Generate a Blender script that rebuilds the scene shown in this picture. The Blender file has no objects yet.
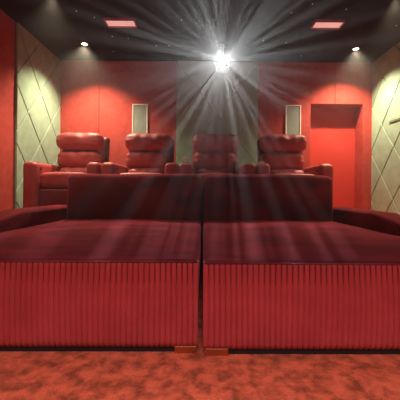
import bpy, bmesh, math, random
from mathutils import Vector, Matrix
random.seed(7)
C = bpy.context.scene.collection
sc = bpy.context.scene
PI = math.pi

# ------------------------------------------------------------------ helpers
def obj(name, bm, mat, parent=None, smooth=False, loc=None):
    me = bpy.data.meshes.new(name)
    bmesh.ops.recalc_face_normals(bm, faces=bm.faces)
    bm.to_mesh(me); bm.free()
    if smooth:
        for p in me.polygons: p.use_smooth = True
    me.materials.append(mat)
    o = bpy.data.objects.new(name, me); C.objects.link(o)
    if parent: o.parent = parent
    if loc: o.location = loc
    return o

def tag(o, label=None, cat=None, group=None, kind=None):
    if label: o['label'] = label
    if cat: o['category'] = cat
    if group: o['group'] = group
    if kind: o['kind'] = kind
    return o

def empty(name, loc, rz=0.0):
    o = bpy.data.objects.new(name, None); C.objects.link(o)
    o.location = loc; o.rotation_euler = (0, 0, rz); o.empty_display_size = .1
    return o

def copy_tree(o, parent=None):
    c = o.copy(); C.objects.link(c)
    if parent: c.parent = parent
    for ch in list(o.children): copy_tree(ch, c)
    return c

def add_box(bm, x0, x1, y0, y1, z0, z1, bevel=0.0, seg=2):
    r = bmesh.ops.create_cube(bm, size=1.0)
    vs = r['verts']
    for v in vs:
        v.co = Vector(((x0+x1)/2 + v.co.x*(x1-x0), (y0+y1)/2 + v.co.y*(y1-y0), (z0+z1)/2 + v.co.z*(z1-z0)))
    if bevel > 0:
        es = list({e for v in vs for e in v.link_edges})
        bmesh.ops.bevel(bm, geom=es, offset=bevel, segments=seg, profile=0.5, affect='EDGES')

def box(x0, x1, y0, y1, z0, z1, bevel=0.0, seg=2):
    bm = bmesh.new(); add_box(bm, x0, x1, y0, y1, z0, z1, bevel, seg); return bm

def add_cyl(bm, c, r, h, axis='z', seg=24, r2=None):
    m = Matrix.Translation(c)
    if axis == 'y': m = m @ Matrix.Rotation(PI/2, 4, 'X')
    if axis == 'x': m = m @ Matrix.Rotation(PI/2, 4, 'Y')
    bmesh.ops.create_cone(bm, cap_ends=True, segments=seg, radius1=r, radius2=r if r2 is None else r2, depth=h, matrix=m)

def axis_pts(s, r, n, k=4):
    h = s/2 - r
    pts = [h + r*math.tan(PI/4*i/k) for i in range(k, 0, -1)]
    mid = [-h + 2*h*i/n for i in range(n+1)]
    return [-p for p in pts] + mid + pts[::-1]

def soft_box(sx, sy, sz, r, nx=8, ny=8, nz=4, f=None, center=(0, 0, 0)):
    """rounded box with a dense grid; f(p) -> p moves the points"""
    S = (sx, sy, sz); N = (nx, ny, nz)
    r = min(r, min(S)/2*0.999)
    P = [axis_pts(S[i], r, N[i]) for i in range(3)]
    bm = bmesh.new(); cache = {}
    def vert(p):
        inn = Vector([max(-(S[i]/2-r), min(S[i]/2-r, p[i])) for i in range(3)])
        d = Vector(p) - inn
        q = inn + d.normalized()*r
        key = tuple(round(c, 5) for c in q)
        if key not in cache:
            w = f(q.copy()) if f else q
            cache[key] = bm.verts.new(w + Vector(center))
        return cache[key]
    for a in range(3):
        b, c = (a+1) % 3, (a+2) % 3
        for s in (-1, 1):
            for i in range(len(P[b])-1):
                for j in range(len(P[c])-1):
                    q = []
                    for (u, v) in ((i, j), (i+1, j), (i+1, j+1), (i, j+1)):
                        p = [0, 0, 0]; p[a] = s*S[a]/2; p[b] = P[b][u]; p[c] = P[c][v]
                        vv = vert(p)
                        if vv not in q: q.append(vv)
                    if len(q) >= 3:
                        try: bm.faces.new(q)
                        except ValueError: pass
    return bm

def prism(poly, z0, z1, nz=1, f=None):
    """poly in xy extruded along z"""
    bm = bmesh.new(); rings = []
    for k in range(nz+1):
        z = z0 + (z1-z0)*k/nz
        rings.append([bm.verts.new(f(Vector((x, y, z))) if f else (x, y, z)) for x, y in poly])
    n = len(poly)
    for k in range(nz):
        for i in range(n):
            bm.faces.new((rings[k][i], rings[k][(i+1) % n], rings[k+1][(i+1) % n], rings[k+1][i]))
    bm.faces.new(rings[0][::-1]); bm.faces.new(rings[-1])
    return bm

# ------------------------------------------------------------------ materials
def mat(name, col, rough=.8, metal=0.0, sheen=0.0, sheen_tint=None, var=0.0, vscale=3.0, col2=None,
        bump=0.0, bscale=80.0, vdetail=5.0, lo=.35, hi=.65, emit=None, estr=0.0, spec=0.3, stretch=None, distort=0.0):
    m = bpy.data.materials.new(name); m.use_nodes = True
    nt = m.node_tree; b = nt.nodes['Principled BSDF']
    b.inputs['Base Color'].default_value = (*col, 1)
    b.inputs['Roughness'].default_value = rough
    b.inputs['Metallic'].default_value = metal
    b.inputs['Specular IOR Level'].default_value = spec
    b.inputs['Sheen Weight'].default_value = sheen
    b.inputs['Sheen Roughness'].default_value = .4
    if sheen_tint: b.inputs['Sheen Tint'].default_value = (*sheen_tint, 1)
    tc = nt.nodes.new('ShaderNodeTexCoord'); mp = nt.nodes.new('ShaderNodeMapping')
    nt.links.new(tc.outputs['Object'], mp.inputs['Vector'])
    if stretch: mp.inputs['Scale'].default_value = stretch
    if col2:
        n = nt.nodes.new('ShaderNodeTexNoise'); n.inputs['Scale'].default_value = vscale
        n.inputs['Detail'].default_value = vdetail; n.inputs['Roughness'].default_value = .62 if vdetail > 8 else .5; n.inputs['Distortion'].default_value = distort
        nt.links.new(mp.outputs['Vector'], n.inputs['Vector'])
        r = nt.nodes.new('ShaderNodeValToRGB')
        r.color_ramp.elements[0].position = lo; r.color_ramp.elements[0].color = (*col, 1)
        r.color_ramp.elements[1].position = hi; r.color_ramp.elements[1].color = (*col2, 1)
        nt.links.new(n.outputs['Fac'], r.inputs['Fac']); nt.links.new(r.outputs['Color'], b.inputs['Base Color'])
    if bump:
        n2 = nt.nodes.new('ShaderNodeTexNoise'); n2.inputs['Scale'].default_value = bscale
        n2.inputs['Detail'].default_value = 4
        nt.links.new(tc.outputs['Object'], n2.inputs['Vector'])
        bp = nt.nodes.new('ShaderNodeBump'); bp.inputs['Strength'].default_value = bump
        bp.inputs['Distance'].default_value = .01
        nt.links.new(n2.outputs['Fac'], bp.inputs['Height']); nt.links.new(bp.outputs['Normal'], b.inputs['Normal'])
    if emit:
        b.inputs['Emission Color'].default_value = (*emit, 1); b.inputs['Emission Strength'].default_value = estr
    return m

M = {}
M['red_wall'] = mat('red fabric wall', (.46, .064, .046), .85, col2=(.37, .046, .034), vscale=14, bump=.15, bscale=140, spec=.15)
M['red_door'] = mat('red door', (.50, .042, .028), .8, spec=.15)
M['panel'] = mat('pale green panel', (.34, .47, .34), .8, col2=(.27, .39, .28), vscale=9, vdetail=8, bump=.1, bscale=60, spec=.15)
M['panel_back'] = mat('panel backing', (.10, .09, .06), .9)
M['ceiling'] = mat('dark ceiling', (.028, .013, .008), .95, bump=.1, bscale=200, spec=.05)
M['carpet'] = mat('red carpet', (.26, .036, .015), 1.0, sheen=.25, sheen_tint=(1, .45, .3), col2=(.74, .125, .060), vscale=15, vdetail=14,
                  lo=.37, hi=.59, bump=1.0, bscale=150, spec=.02, distort=.25)
M['velvet'] = mat('burgundy velvet', (.095, .011, .019), .9, sheen=.28, sheen_tint=(1, .16, .22), col2=(.20, .018, .027), vscale=3.4, vdetail=7,
                  lo=.40, hi=.62, bump=.12, bscale=240, spec=.05, stretch=(.7, 1.5, 1), distort=.6)
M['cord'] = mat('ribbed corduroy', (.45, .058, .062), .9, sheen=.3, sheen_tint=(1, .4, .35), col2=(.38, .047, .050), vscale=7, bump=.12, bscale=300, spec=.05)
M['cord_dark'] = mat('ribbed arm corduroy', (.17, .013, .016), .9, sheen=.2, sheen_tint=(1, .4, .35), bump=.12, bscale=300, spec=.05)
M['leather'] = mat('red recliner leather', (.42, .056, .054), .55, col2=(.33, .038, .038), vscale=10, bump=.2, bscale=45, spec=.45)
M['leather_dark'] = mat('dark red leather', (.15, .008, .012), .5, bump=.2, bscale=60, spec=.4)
M['brass'] = mat('copper leg', (.55, .27, .12), .38, metal=1.0, bump=.05, bscale=90)
M['black'] = mat('black plastic', (.012, .010, .010), .5)
M['white'] = mat('white frame', (.75, .70, .62), .6)
M['bright_white'] = mat('glossy white plastic', (.92, .92, .90), .25, spec=.8)
M['grille'] = mat('speaker grille', (.27, .30, .26), .85, bump=.5, bscale=420)
M['grey'] = mat('grey housing', (.10, .095, .09), .5)
M['vent'] = mat('ceiling panel pink glow', (.8, .62, .55), .6, emit=(1.0, .58, .52), estr=.36)  # faint pink emission put in for red light bounced onto the panel
M['chrome'] = mat('chrome', (.8, .8, .8), .2, metal=1.0)
M['lamp'] = mat('lamp glow', (1, .9, .75), .5, emit=(1, .88, .66), estr=14)
M['lens'] = mat('projector lens glow', (1, 1, 1), .5, emit=(1, .72, .40), estr=9)
M['star'] = mat('star point', (1, 1, 1), .5, emit=(.45, .5, 1), estr=.5)
M['screen_wall'] = mat('pale front wall', (.62, .58, .55), .9)

# ------------------------------------------------------------------ room
CAMZ = .72
XL, XR, YB, YF, ZC = -2.235, 2.49, 4.50, -2.60, 2.65
PZ, PY = .40, 3.225          # raised platform
def struct(name, bm, m):
    return tag(obj(name, bm, m), kind='structure')
struct('floor', box(XL-.1, XR+.1, YF-.1, PY+.02, -.1, 0), M['carpet'])
struct('floor_platform', box(XL-.02, XR+.02, PY, YB+.3, -.1, PZ), M['carpet'])
struct('ceiling', box(XL-.2, XR+.2, YF-.2, YB+.5, ZC, ZC+.12), M['ceiling'])
struct('wall_front', box(XL-.1, XR+.1, YF-.1, YF, 0, ZC), M['screen_wall'])
struct('wall_left', box(XL-.1, XL, YF, YB+.1, 0, ZC), M['red_wall'])
struct('wall_right', box(XR, XR+.1, YF, YB+.1, 0, ZC), M['red_wall'])
NX0, NX1, NZ1 = 1.545, 2.33, 2.025
bm = bmesh.new(); g = .003
def wallpiece(x0, x1, z0, z1, d=.24): add_box(bm, x0, x1, YB, YB+d, z0, z1, .003, 1)
wallpiece(XL-.1, -1.63-g, 0, ZC); wallpiece(-1.63+g, NX0, 0, ZC)
wallpiece(NX0, 1.91-g, NZ1, ZC); wallpiece(1.91+g, NX1, NZ1, ZC)
wallpiece(NX1, XR+.1, 0, ZC)
struct('wall_back', bm, M['red_wall'])
d1 = struct('door_1', box(NX0-.02, NX1+.02, YB+.24, YB+.29, PZ-.1, NZ1+.05), M['red_door'])

# lattice panels: plates with slanting joints
def clip(poly, a, b, c, keep):
    """keep part of poly where keep*(a*u+b*v-c) <= 0"""
    out = []
    for i in range(len(poly)):
        p, q = poly[i], poly[(i+1) % len(poly)]
        dp = keep*(a*p[0]+b*p[1]-c); dq = keep*(a*q[0]+b*q[1]-c)
        if dp <= 0: out.append(p)
        if (dp < 0 < dq) or (dq < 0 < dp):
            t = dp/(dp-dq); out.append((p[0]+t*(q[0]-p[0]), p[1]+t*(q[1]-p[1])))
    return out
def plates(u0, u1, v0, v1, rise, fall, to3, gap=.009, thick=.022, slope=1.25):
    bm = bmesh.new()
    cells = [[(u0, v0), (u1, v0), (u1, v1), (u0, v1)]]
    h = gap/2*math.hypot(1, slope)
    for (s, cs) in ((slope, rise), (-slope, fall)):
        for c in cs:
            new = []
            for p in cells:
                for k in (-1, 1):
                    # v - s*u = c
                    q = clip(p, -s, 1, c + (h if k < 0 else -h), -1 if k < 0 else 1)
                    if len(q) >= 3: new.append(q)
            cells = new
    for p in cells:
        ar = abs(sum(p[i][0]*p[(i+1) % len(p)][1]-p[(i+1) % len(p)][0]*p[i][1] for i in range(len(p))))/2
        if ar < 1e-4: continue
        cx = sum(q[0] for q in p)/len(p); cy = sum(q[1] for q in p)/len(p)
        bot = [bm.verts.new(to3(q[0], q[1], 0)) for q in p]
        mid = [bm.verts.new(to3(q[0], q[1], thick-.006)) for q in p]
        def ins(q):
            d = Vector((cx-q[0], cy-q[1])); L = max(d.length, 1e-6); e = min(.010, L*.3)
            return q[0]+d.x/L*e, q[1]+d.y/L*e
        top = [bm.verts.new(to3(*ins(q), thick)) for q in p]
        n = len(p)
        for i in range(n):
            j = (i+1) % n
            bm.faces.new((bot[i], bot[j], mid[j], mid[i])); bm.faces.new((mid[i], mid[j], top[j], top[i]))
        bm.faces.new(top); bm.faces.new(bot[::-1])
    return bm
RISE = [-1.61, -2.29, -2.95, -3.64, -4.35, -5.03]
FALL = [4.22, 4.9, 5.58, 6.27, 6.95, 7.6]
def wall_panel(name, label, u0, u1, v0, v1, rise, fall, to3, gap=.009):
    r = empty(name, to3((u0+u1)/2, v0, 0))
    tag(r, label, 'wall panel')
    def rel(u, v, w): return Vector(to3(u, v, w)) - r.location
    b = bmesh.new(); a, c = rel(u0, v0, 0), rel(u1, v1, .008)
    add_box(b, min(a.x, c.x), max(a.x, c.x), min(a.y, c.y), max(a.y, c.y), a.z, c.z)
    obj('backing', b, M['panel_back'], r)
    obj('diamond_facing', plates(u0, u1, v0, v1, rise, fall, lambda u, v, w: rel(u, v, w+.008), gap), M['panel'], r)
    return r
wall_panel('acoustic_wall_panel', 'pale green diamond-grooved panel on the left side wall', 3.475, YB-.002, PZ, ZC-.002, RISE, FALL, lambda u, v, w: Vector((XL+w, u, v)))
wall_panel('acoustic_wall_panel', 'pale green diamond-grooved panel on the right side wall', 3.26, YB-.002, PZ, ZC-.002, RISE, FALL, lambda u, v, w: Vector((XR-w, u, v)))
cc = .145
wall_panel('acoustic_wall_panel', 'grey-green diamond-grooved panel in the middle of the back wall behind the projector', -.465, .75, PZ, ZC-.002,
           [1.0+k*.68 for k in (-1, 0, 1, 2)], [1.35+k*.68 for k in (-1, 0, 1, 2)], lambda u, v, w: Vector((u, YB-w, v)), gap=.0025)

# dark bar on the right wall
bm = bmesh.new(); pts = []
for i in range(9):
    t = i/8; pts.append(Vector((XR-.040, 4.055-.30*t, 1.656 - .010*t*t)))
for i in range(8):
    p, q = pts[i], pts[i+1]
    add_box(bm, p.x-.005, p.x+.005, q.y, p.y, min(p.z, q.z)-.003, max(p.z, q.z)+.003)
tag(obj('wall_rail', bm, M['black']), 'thin dark curved bar on the pale right wall panel', 'bar')

# wall speakers
def speaker(x0, x1, z0, z1, label):
    r = empty('wall_speaker', ((x0+x1)/2, YB, z0)); w, h = x1-x0, z1-z0; e = .018
    tag(r, label, 'speaker')
    b = bmesh.new()
    for (a, bb, c, d) in ((-w/2, -w/2+e, 0, h), (w/2-e, w/2, 0, h), (-w/2+e, w/2-e, 0, e), (-w/2+e, w/2-e, h-e, h)):
        add_box(b, a, bb, -.022, 0, c, d, .002, 1)
    obj('frame', b, M['white'], r)
    obj('grille', box(-w/2+e, w/2-e, -.014, 0, e, h-e), M['grille'], r)
speaker(-1.125, -.895, 1.36, 1.995, 'white-framed tall wall speaker behind the second recliner from the left')
speaker(1.165, 1.395, 1.36, 2.0, 'white-framed tall wall speaker beside the red doorway recess')

# ------------------------------------------------------------------ ceiling fixtures
def ceiling_panel(x0, x1, y0, y1, label):
    r = empty('ceiling_panel', ((x0+x1)/2, (y0+y1)/2, ZC)); tag(r, label, 'ceiling panel', 'pink ceiling panels')
    w, d = (x1-x0)/2, (y1-y0)/2
    obj('panel_face', box(-w, w, -d, d, -.018, -.001), M['vent'], r)
    b = bmesh.new(); e = .012; H = -.030
    for (a, bb, c, dd) in ((-w-e, -w, -d-e, d+e), (w, w+e, -d-e, d+e), (-w, w, -d-e, -d), (-w, w, d, d+e)):
        add_box(b, a, bb, c, dd, H, 0)
    obj('rim', b, M['panel_rim'], r)
M['panel_rim'] = mat('fixture rim', (.45, .06, .04), .6)
ceiling_panel(-1.165, -.845, 3.385, 3.515, 'pink rectangular panel set in the dark ceiling, left of the projector')
ceiling_panel(1.215, 1.53, 3.385, 3.515, 'pink rectangular panel set in the dark ceiling, right of the projector')

WARM = (1.0, .80, .55)
def spot(name, loc, target, energy, size, blend, col, rad=.03):
    l = bpy.data.lights.new(name, 'SPOT'); l.energy = energy; l.spot_size = math.radians(size); l.spot_blend = blend
    l.color = col; l.shadow_soft_size = rad
    o = bpy.data.objects.new(name, l); C.objects.link(o); o.location = loc
    o.rotation_euler = (Vector(target)-Vector(loc)).to_track_quat('-Z', 'Y').to_euler()
    return o
def downlight(x, y, label, energy=60, shown=True, size=118, col=WARM, blend=.8):
    if shown:
        r = empty('downlight', (x, y, ZC)); tag(r, label, 'downlight')
        b = bmesh.new(); n = 24
        ring = []
        for (rr, z) in ((.050, 0), (.050, -.008), (.036, -.010), (.034, -.002)):
            ring.append([b.verts.new((rr*math.cos(2*PI*i/n), rr*math.sin(2*PI*i/n), z)) for i in range(n)])
        for k in range(3):
            for i in range(n): b.faces.new((ring[k][i], ring[k][(i+1) % n], ring[k+1][(i+1) % n], ring[k+1][i]))
        obj('trim_ring', b, M['grey'], r)
        b = bmesh.new(); add_cyl(b, (0, 0, -.004), .033, .004)
        obj('lamp_face', b, M['lamp'], r)
    spot('downlight_lamp', (x, y, ZC-.02), (x, y, 0), energy, size, blend, col, .03)
E = 190
downlight(-1.64, 3.98, 'small round downlight glowing in the ceiling above the leftmost recliner', E)
downlight(2.00, 4.06, 'small round downlight glowing in the ceiling in front of the doorway recess', E)
for (x, y, e, sz) in ((-1.55, 2.97, 75, 84), (1.85, 2.97, 75, 84), (-1.3, -.95, 195, 110), (.05, -.95, 195, 110), (1.4, -.95, 195, 110)):
    downlight(x, y, '', e, shown=False, size=sz, col=WARM if y > 0 else (1.0, .84, .80))
# star points
stars = [(111, 37), (127, 39), (112, 52), (155, 46), (168, 46), (75, 12), (93, 18), (311, 3), (285, 42), (290, 12), (379, 58), (345, 8), (262, 40), (180, 20), (395, 24), (300, 55)]
for k, (px, py) in enumerate(stars):
    s = 300/((190-py)/(ZC-CAMZ))/300
    y = 300*(ZC-CAMZ)/(190-py); x = (px-207)*y/300
    if y > 4.4: continue
    b = bmesh.new(); add_cyl(b, (0, 0, 0), .0045, .004, seg=8)
    o = obj('star_light', b, M['star'], None, loc=(x, y, ZC-.002))
    tag(o, 'tiny blue-white star light set in the dark ceiling', 'star light', 'star lights in the ceiling')

# ------------------------------------------------------------------ projector
PX, PYY, PZZ = .193, 3.86, 2.37
r = empty('projector', (PX, PYY, PZZ)); tag(r, 'grey ceiling-mounted projector shining towards the camera', 'projector')
obj('housing', soft_box(.17, .24, .08, .02, 4, 4, 2, center=(0, .15, 0)), M['grey'], r, True)
b = bmesh.new(); add_cyl(b, (0, .15, (ZC-PZZ+.045)/2), .018, ZC-PZZ-.045); add_cyl(b, (0, .15, ZC-PZZ-.006), .06, .012)
obj('ceiling_mount', b, M['grey'], r)
b = bmesh.new()
n = 28; rings = []
for (rr, yy) in ((.044, .03), (.044, -.008), (.037, -.010), (.035, .01)):
    rings.append([b.verts.new((rr*math.cos(2*PI*i/n), yy, rr*math.sin(2*PI*i/n))) for i in range(n)])
for k in range(3):
    for i in range(n): b.faces.new((rings[k][i], rings[k][(i+1) % n], rings[k+1][(i+1) % n], rings[k+1][i]))
obj('lens_ring', b, M['black'], r, True)
b = bmesh.new(); add_cyl(b, (0, .002, 0), .034, .006, 'y')
obj('lens', b, M['lens'], r)
PL = spot('projector_beam', (PX, PYY-.035, PZZ), (0.0, 0, CAMZ), 50, 100, .6, (.90, .93, .93), .012)
# noise around the beam axis, added to imitate a flare-like starburst
PL.data.use_nodes = True
nt = PL.data.node_tree; em = nt.nodes['Emission']
tc = nt.nodes.new('ShaderNodeTexCoord'); vm = nt.nodes.new('ShaderNodeVectorMath'); vm.operation = 'MULTIPLY'
vm.inputs[1].default_value = (1, 1, 0)
vn = nt.nodes.new('ShaderNodeVectorMath'); vn.operation = 'NORMALIZE'
nz = nt.nodes.new('ShaderNodeTexNoise'); nz.inputs['Scale'].default_value = 15; nz.inputs['Detail'].default_value = 6
rp = nt.nodes.new('ShaderNodeValToRGB')
rp.color_ramp.elements[0].position = .45; rp.color_ramp.elements[0].color = (.40, .40, .40, 1)
rp.color_ramp.elements[1].position = .68; rp.color_ramp.elements[1].color = (4, 4, 4, 1)
nt.links.new(tc.outputs['Normal'], vm.inputs[0]); nt.links.new(vm.outputs['Vector'], vn.inputs[0])
nt.links.new(vn.outputs['Vector'], nz.inputs['Vector']); nt.links.new(nz.outputs['Fac'], rp.inputs['Fac'])
nt.links.new(rp.outputs['Color'], em.inputs['Strength'])

# ------------------------------------------------------------------ sofa units
RIBW = .0243
def cord_panel(x0, x1, yfront, z0, z1):
    n = round((x1-x0)/RIBW); w = (x1-x0)/n; k = 10
    poly = []
    for i in range(n):
        for j in range(k):
            t = j/k; poly.append((x0+(i+t)*w, yfront + .012*(1-abs(math.sin(PI*t))**.32)))
    poly.append((x1, yfront+.012)); poly += [(x1, yfront+.05), (x0, yfront+.05)]
    ph = x0*7
    def f(v):
        t = (v.z-z0)/(z1-z0)
        v.x += .0018*math.sin(t*3.3+v.x*9+ph)*(1 if x0+.02 < v.x < x1-.02 else 0)
        v.y += .006*max(0, (.06-t)/.06)**2 - .008*math.sin(PI*t)
        return v
    return prism(poly, z0, z1, 16, f)

def sofa(name, label, sx, cx, yfront, width_in, width_arm, flip):
    """origin at the front middle of the seam side; inner edge at x=0, unit grows to flip*"""
    r = empty(name, (cx, yfront, 0)); tag(r, label, 'sofa', 'pair of deep sofas pushed together')
    s = flip
    W = width_in + width_arm                    # full width
    lo, hi = (0, W) if s > 0 else (-W, 0)
    ilo, ihi = (0, width_in) if s > 0 else (-width_in, 0)
    D = 1.86
    # base body
    obj('base', box(lo+.006, hi-.006, .035, D, .030, .33, .01), M['velvet'], r)
    obj('front_panel', cord_panel(lo+.004, hi-.004, 0, .028, .401), M['cord'], r, True)
    obj('under_shadow', box(lo+.02, hi-.02, .018, D-.02, -.004, .034), M['black'], r)  # added black block standing in for the shadow gap beneath the sofa
    # seat cushion: velvet top
    def fs(p):
        if p.z > 0:
            u = p.x/(W/2-.003); v = p.y/((D-.02)/2)
            p.z += .012*(1-u*u)*(1-v**6) + .004*math.sin(p.x*5+1)*math.sin(p.y*3.2)+.0016*math.sin(p.x*23+p.y*9)
        return p
    obj('seat', soft_box(W-.008, D-.012, .12, .030, 26, 22, 2, fs, center=((lo+hi)/2, D/2-.004, .350)), M['velvet'], r, True)
    # piping along the ribbed front's top
    b = bmesh.new(); add_cyl(b, ((lo+hi)/2, .002, .402), .004, W-.02, 'x', 8)
    obj('piping', b, M['leather_dark'], r, True)
    # backrest cushion
    def fb(p):
        u = p.x/(width_in/2); v = p.z/.28
        if p.y < 0: p.y -= .018*(1-u**4)*(1-v*v)
        if p.z > .15: p.z += .006*math.sin(p.x*4+flip) - .012*abs(u)**8
        p.y += .05*(p.z+.27)
        return p
    yb = 3.03 - yfront
    obj('backrest', soft_box(width_in-.004, .17, .53, .055, 22, 4, 10, fb, center=((ilo+ihi)/2, yb+.075, .618)), M['velvet'], r, True)
    # armrest
    ax0 = s*width_in; ax1 = s*W
    def fa(p):
        # outer side rolls down, front end slopes down
        q = (p.x*s)/(width_arm/2)               # -1 inner .. 1 outer
        t = (p.y+.38)/.76                        # 0 front .. 1 rear
        if p.z > .1: p.z -= .03*max(0, q)**2
        return p
    zc = (.33+.565)/2
    obj('armrest', soft_box(width_arm-.006, .76, .215, .035, 6, 12, 4, fa, center=((ax0+ax1)/2, D-.38, zc)), M['velvet'], r, True)
    # ribbed arm front: slanting cords
    def fr(p):
        t = (p.y+.31)/.62                       # 0 front .. 1 rear
        ph = (p.y*.9 + p.z*1.0)/ .027
        a = .008*(abs(math.sin(PI*ph))**.6-1)
        q = (p.x*s)/(width_arm/2)
        n = Vector((q*.0, 0, 0))
        if abs(q) > .85: p.x += math.copysign(a, p.x)
        elif p.z > .08: p.z += a
        else: p.y -= a
        if p.z > -.05: p.z -= .11*max(0, 1-t)**1.5 * (p.z+.05)/.15 + .03*max(0, q)**2*(p.z > .08)
        p.x += s*.03*max(0, 1-t)**2
        return p
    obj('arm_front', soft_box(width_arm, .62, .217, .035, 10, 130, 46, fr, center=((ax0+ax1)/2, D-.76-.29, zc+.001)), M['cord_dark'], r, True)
    # legs
    for (lx, ly) in ((s*(.058 if s < 0 else .066), .050), (s*.065, D-.08), (s*(W-.10), .050), (s*(W-.10), D-.08)):
        obj('leg', box(lx-.050, lx+.050, ly-.047, ly+.045, -.004, .032, .003), M['brass'], r)
    return r
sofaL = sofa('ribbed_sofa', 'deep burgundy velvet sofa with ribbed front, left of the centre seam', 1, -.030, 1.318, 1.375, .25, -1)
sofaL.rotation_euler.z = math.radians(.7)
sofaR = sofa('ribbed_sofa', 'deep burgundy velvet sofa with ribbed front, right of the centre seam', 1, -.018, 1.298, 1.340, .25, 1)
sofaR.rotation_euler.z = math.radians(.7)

# ------------------------------------------------------------------ recliners (origin: base centre front of arms at y=0)
def wrinkle(p, w, h, seed):
    u = p.x/(w/2)
    e = abs(u)**3
    d = .006*e*math.sin(p.z*90+seed) + .004*math.sin(p.x*46+seed*2.1)*(.4+.6*abs(math.cos(p.z*9))) + .003*math.sin(p.x*21+p.z*30+seed)
    return d
def pillow(w, t, h, r, seed, center):
    def f(p):
        u = p.x/(w/2); v = p.z/(h/2)
        b = (1-abs(u)**3.2)
        if p.y < 0: p.y -= .020*b*(1-v*v)
        d = wrinkle(p, w, h, seed)
        p.y -= d if p.y < 0 else 0
        p.z *= (1-.10*abs(u)**4)
        p.z += d*.5
        return p
    return soft_box(w, t, h, r, 26, 6, 6, f, center)
SW, AW = .535, .160
def make_recliner():
    r = empty('recliner', (0, 0, 0))
    L = M['leather']
    for s in (-1, 1):
        x0, x1 = sorted((s*SW/2, s*(SW/2+AW)))
        a = obj('armrest', soft_box(AW-.006, .62, .60, .045, 4, 8, 8,
                lambda p: Vector((p.x, p.y, p.z + (.006*math.cos(p.x/(AW/2)*1.5) if p.z > .25 else 0))), center=((x0+x1)/2, .31, .312)), L, r, True)
        # control on the inner side, cup holder on top
        b = bmesh.new(); add_cyl(b, (s*(SW/2+.002), .10, .545), .017, .008, 'x', 16)
        obj('control_button', b, M['black'], a)
        b = bmesh.new(); add_cyl(b, ((x0+x1)/2, .14, .616), .042, .008, 'z', 20)
        obj('cup_holder', b, M['black'], a)
    obj('seat', soft_box(SW-.01, .52, .17, .05, 12, 10, 4,
        lambda p: Vector((p.x, p.y, p.z + (.012*(1-(p.x/.25)**2) if p.z > 0 else 0))), center=(0, .30, .415)), L, r, True)
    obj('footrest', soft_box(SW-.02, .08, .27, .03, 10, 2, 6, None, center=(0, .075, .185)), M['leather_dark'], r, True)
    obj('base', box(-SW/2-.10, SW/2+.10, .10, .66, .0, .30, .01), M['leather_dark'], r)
    def fsh(p):
        p.y += .10*(p.z+.34)/.68; return p
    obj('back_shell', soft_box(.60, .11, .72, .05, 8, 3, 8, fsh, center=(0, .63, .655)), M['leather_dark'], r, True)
    obj('headrest', pillow(.585, .20, .225, .09, 1.0, (-.005, .535, .918)), L, r, True)
    obj('lumbar_pillow', pillow(.555, .17, .235, .083, 2.7, (-.015, .540, .690)), L, r, True)
    obj('lower_pillow', pillow(.50, .15, .15, .07, 4.1, (0, .49, .515)), L, r, True)
    return r
proto = make_recliner()
labels = ['red leather recliner furthest left, beside the pale green side panel',
          'red leather recliner second from the left, in front of the left wall speaker',
          'dim red recliner in front of the grey-green middle panel below the projector',
          'red leather recliner furthest right, beside the doorway recess']
for i, x in enumerate((-1.60, -.74, .11, .965)):
    o = proto if i == 0 else copy_tree(proto)
    o.location = (x, 3.27, PZ)
    tag(o, labels[i], 'recliner', 'row of recliners on the platform')
# small things on the arms
ax = .11-SW/2-AW/2
b = bmesh.new(); add_box(b, -.030, .034, -.02, .02, 0, .010, .002, 1); add_box(b, -.030, -.018, -.02, .02, .010, .056, .002, 1)
add_box(b, -.018, .024, -.02, .02, .040, .056, .002, 1); add_box(b, .014, .026, -.02, .02, .010, .040, .002, 1)
tag(obj('remote_stand', b, M['bright_white'], loc=(ax, 3.345, PZ+.6215)), 'small white angular stand on the armrest left of the dim middle recliner', 'stand')
ax = .965-SW/2-AW/2
b = box(-.028, .028, -.06, .06, 0, .018, .004, 1)
tag(obj('remote_control', b, M['bright_white'], loc=(ax-.01, 3.385, PZ+.6215)), 'thin white remote lying on the left armrest of the furthest right recliner', 'remote control')

# ------------------------------------------------------------------ world: thin haze in the room air
w = bpy.data.worlds.new('World'); sc.world = w; w.use_nodes = True
nt = w.node_tree
bg = nt.nodes['Background']; bg.inputs['Color'].default_value = (0, 0, 0, 1); bg.inputs['Strength'].default_value = 0
vs = nt.nodes.new('ShaderNodeVolumeScatter'); vs.inputs['Density'].default_value = .025
vs.inputs['Anisotropy'].default_value = .79
nt.links.new(vs.outputs['Volume'], nt.nodes['World Output'].inputs['Volume'])

# ------------------------------------------------------------------ camera
cam = bpy.data.cameras.new('Camera'); cam.sensor_width = 36; cam.lens = 27.0
cam.shift_x = -7/400; cam.shift_y = -10/400; cam.clip_start = .02
co = bpy.data.objects.new('Camera', cam); C.objects.link(co)
co.location = (0, 0, CAMZ); co.rotation_euler = (Matrix.Rotation(PI/2, 3, 'X') @ Matrix.Rotation(math.radians(.45), 3, 'Z')).to_euler()
sc.camera = co
sc.view_settings.view_transform = 'Standard'; sc.view_settings.look = 'None'
sc.view_settings.gamma = 1; sc.view_settings.use_curve_mapping = False
sc.view_settings.exposure = 0.6
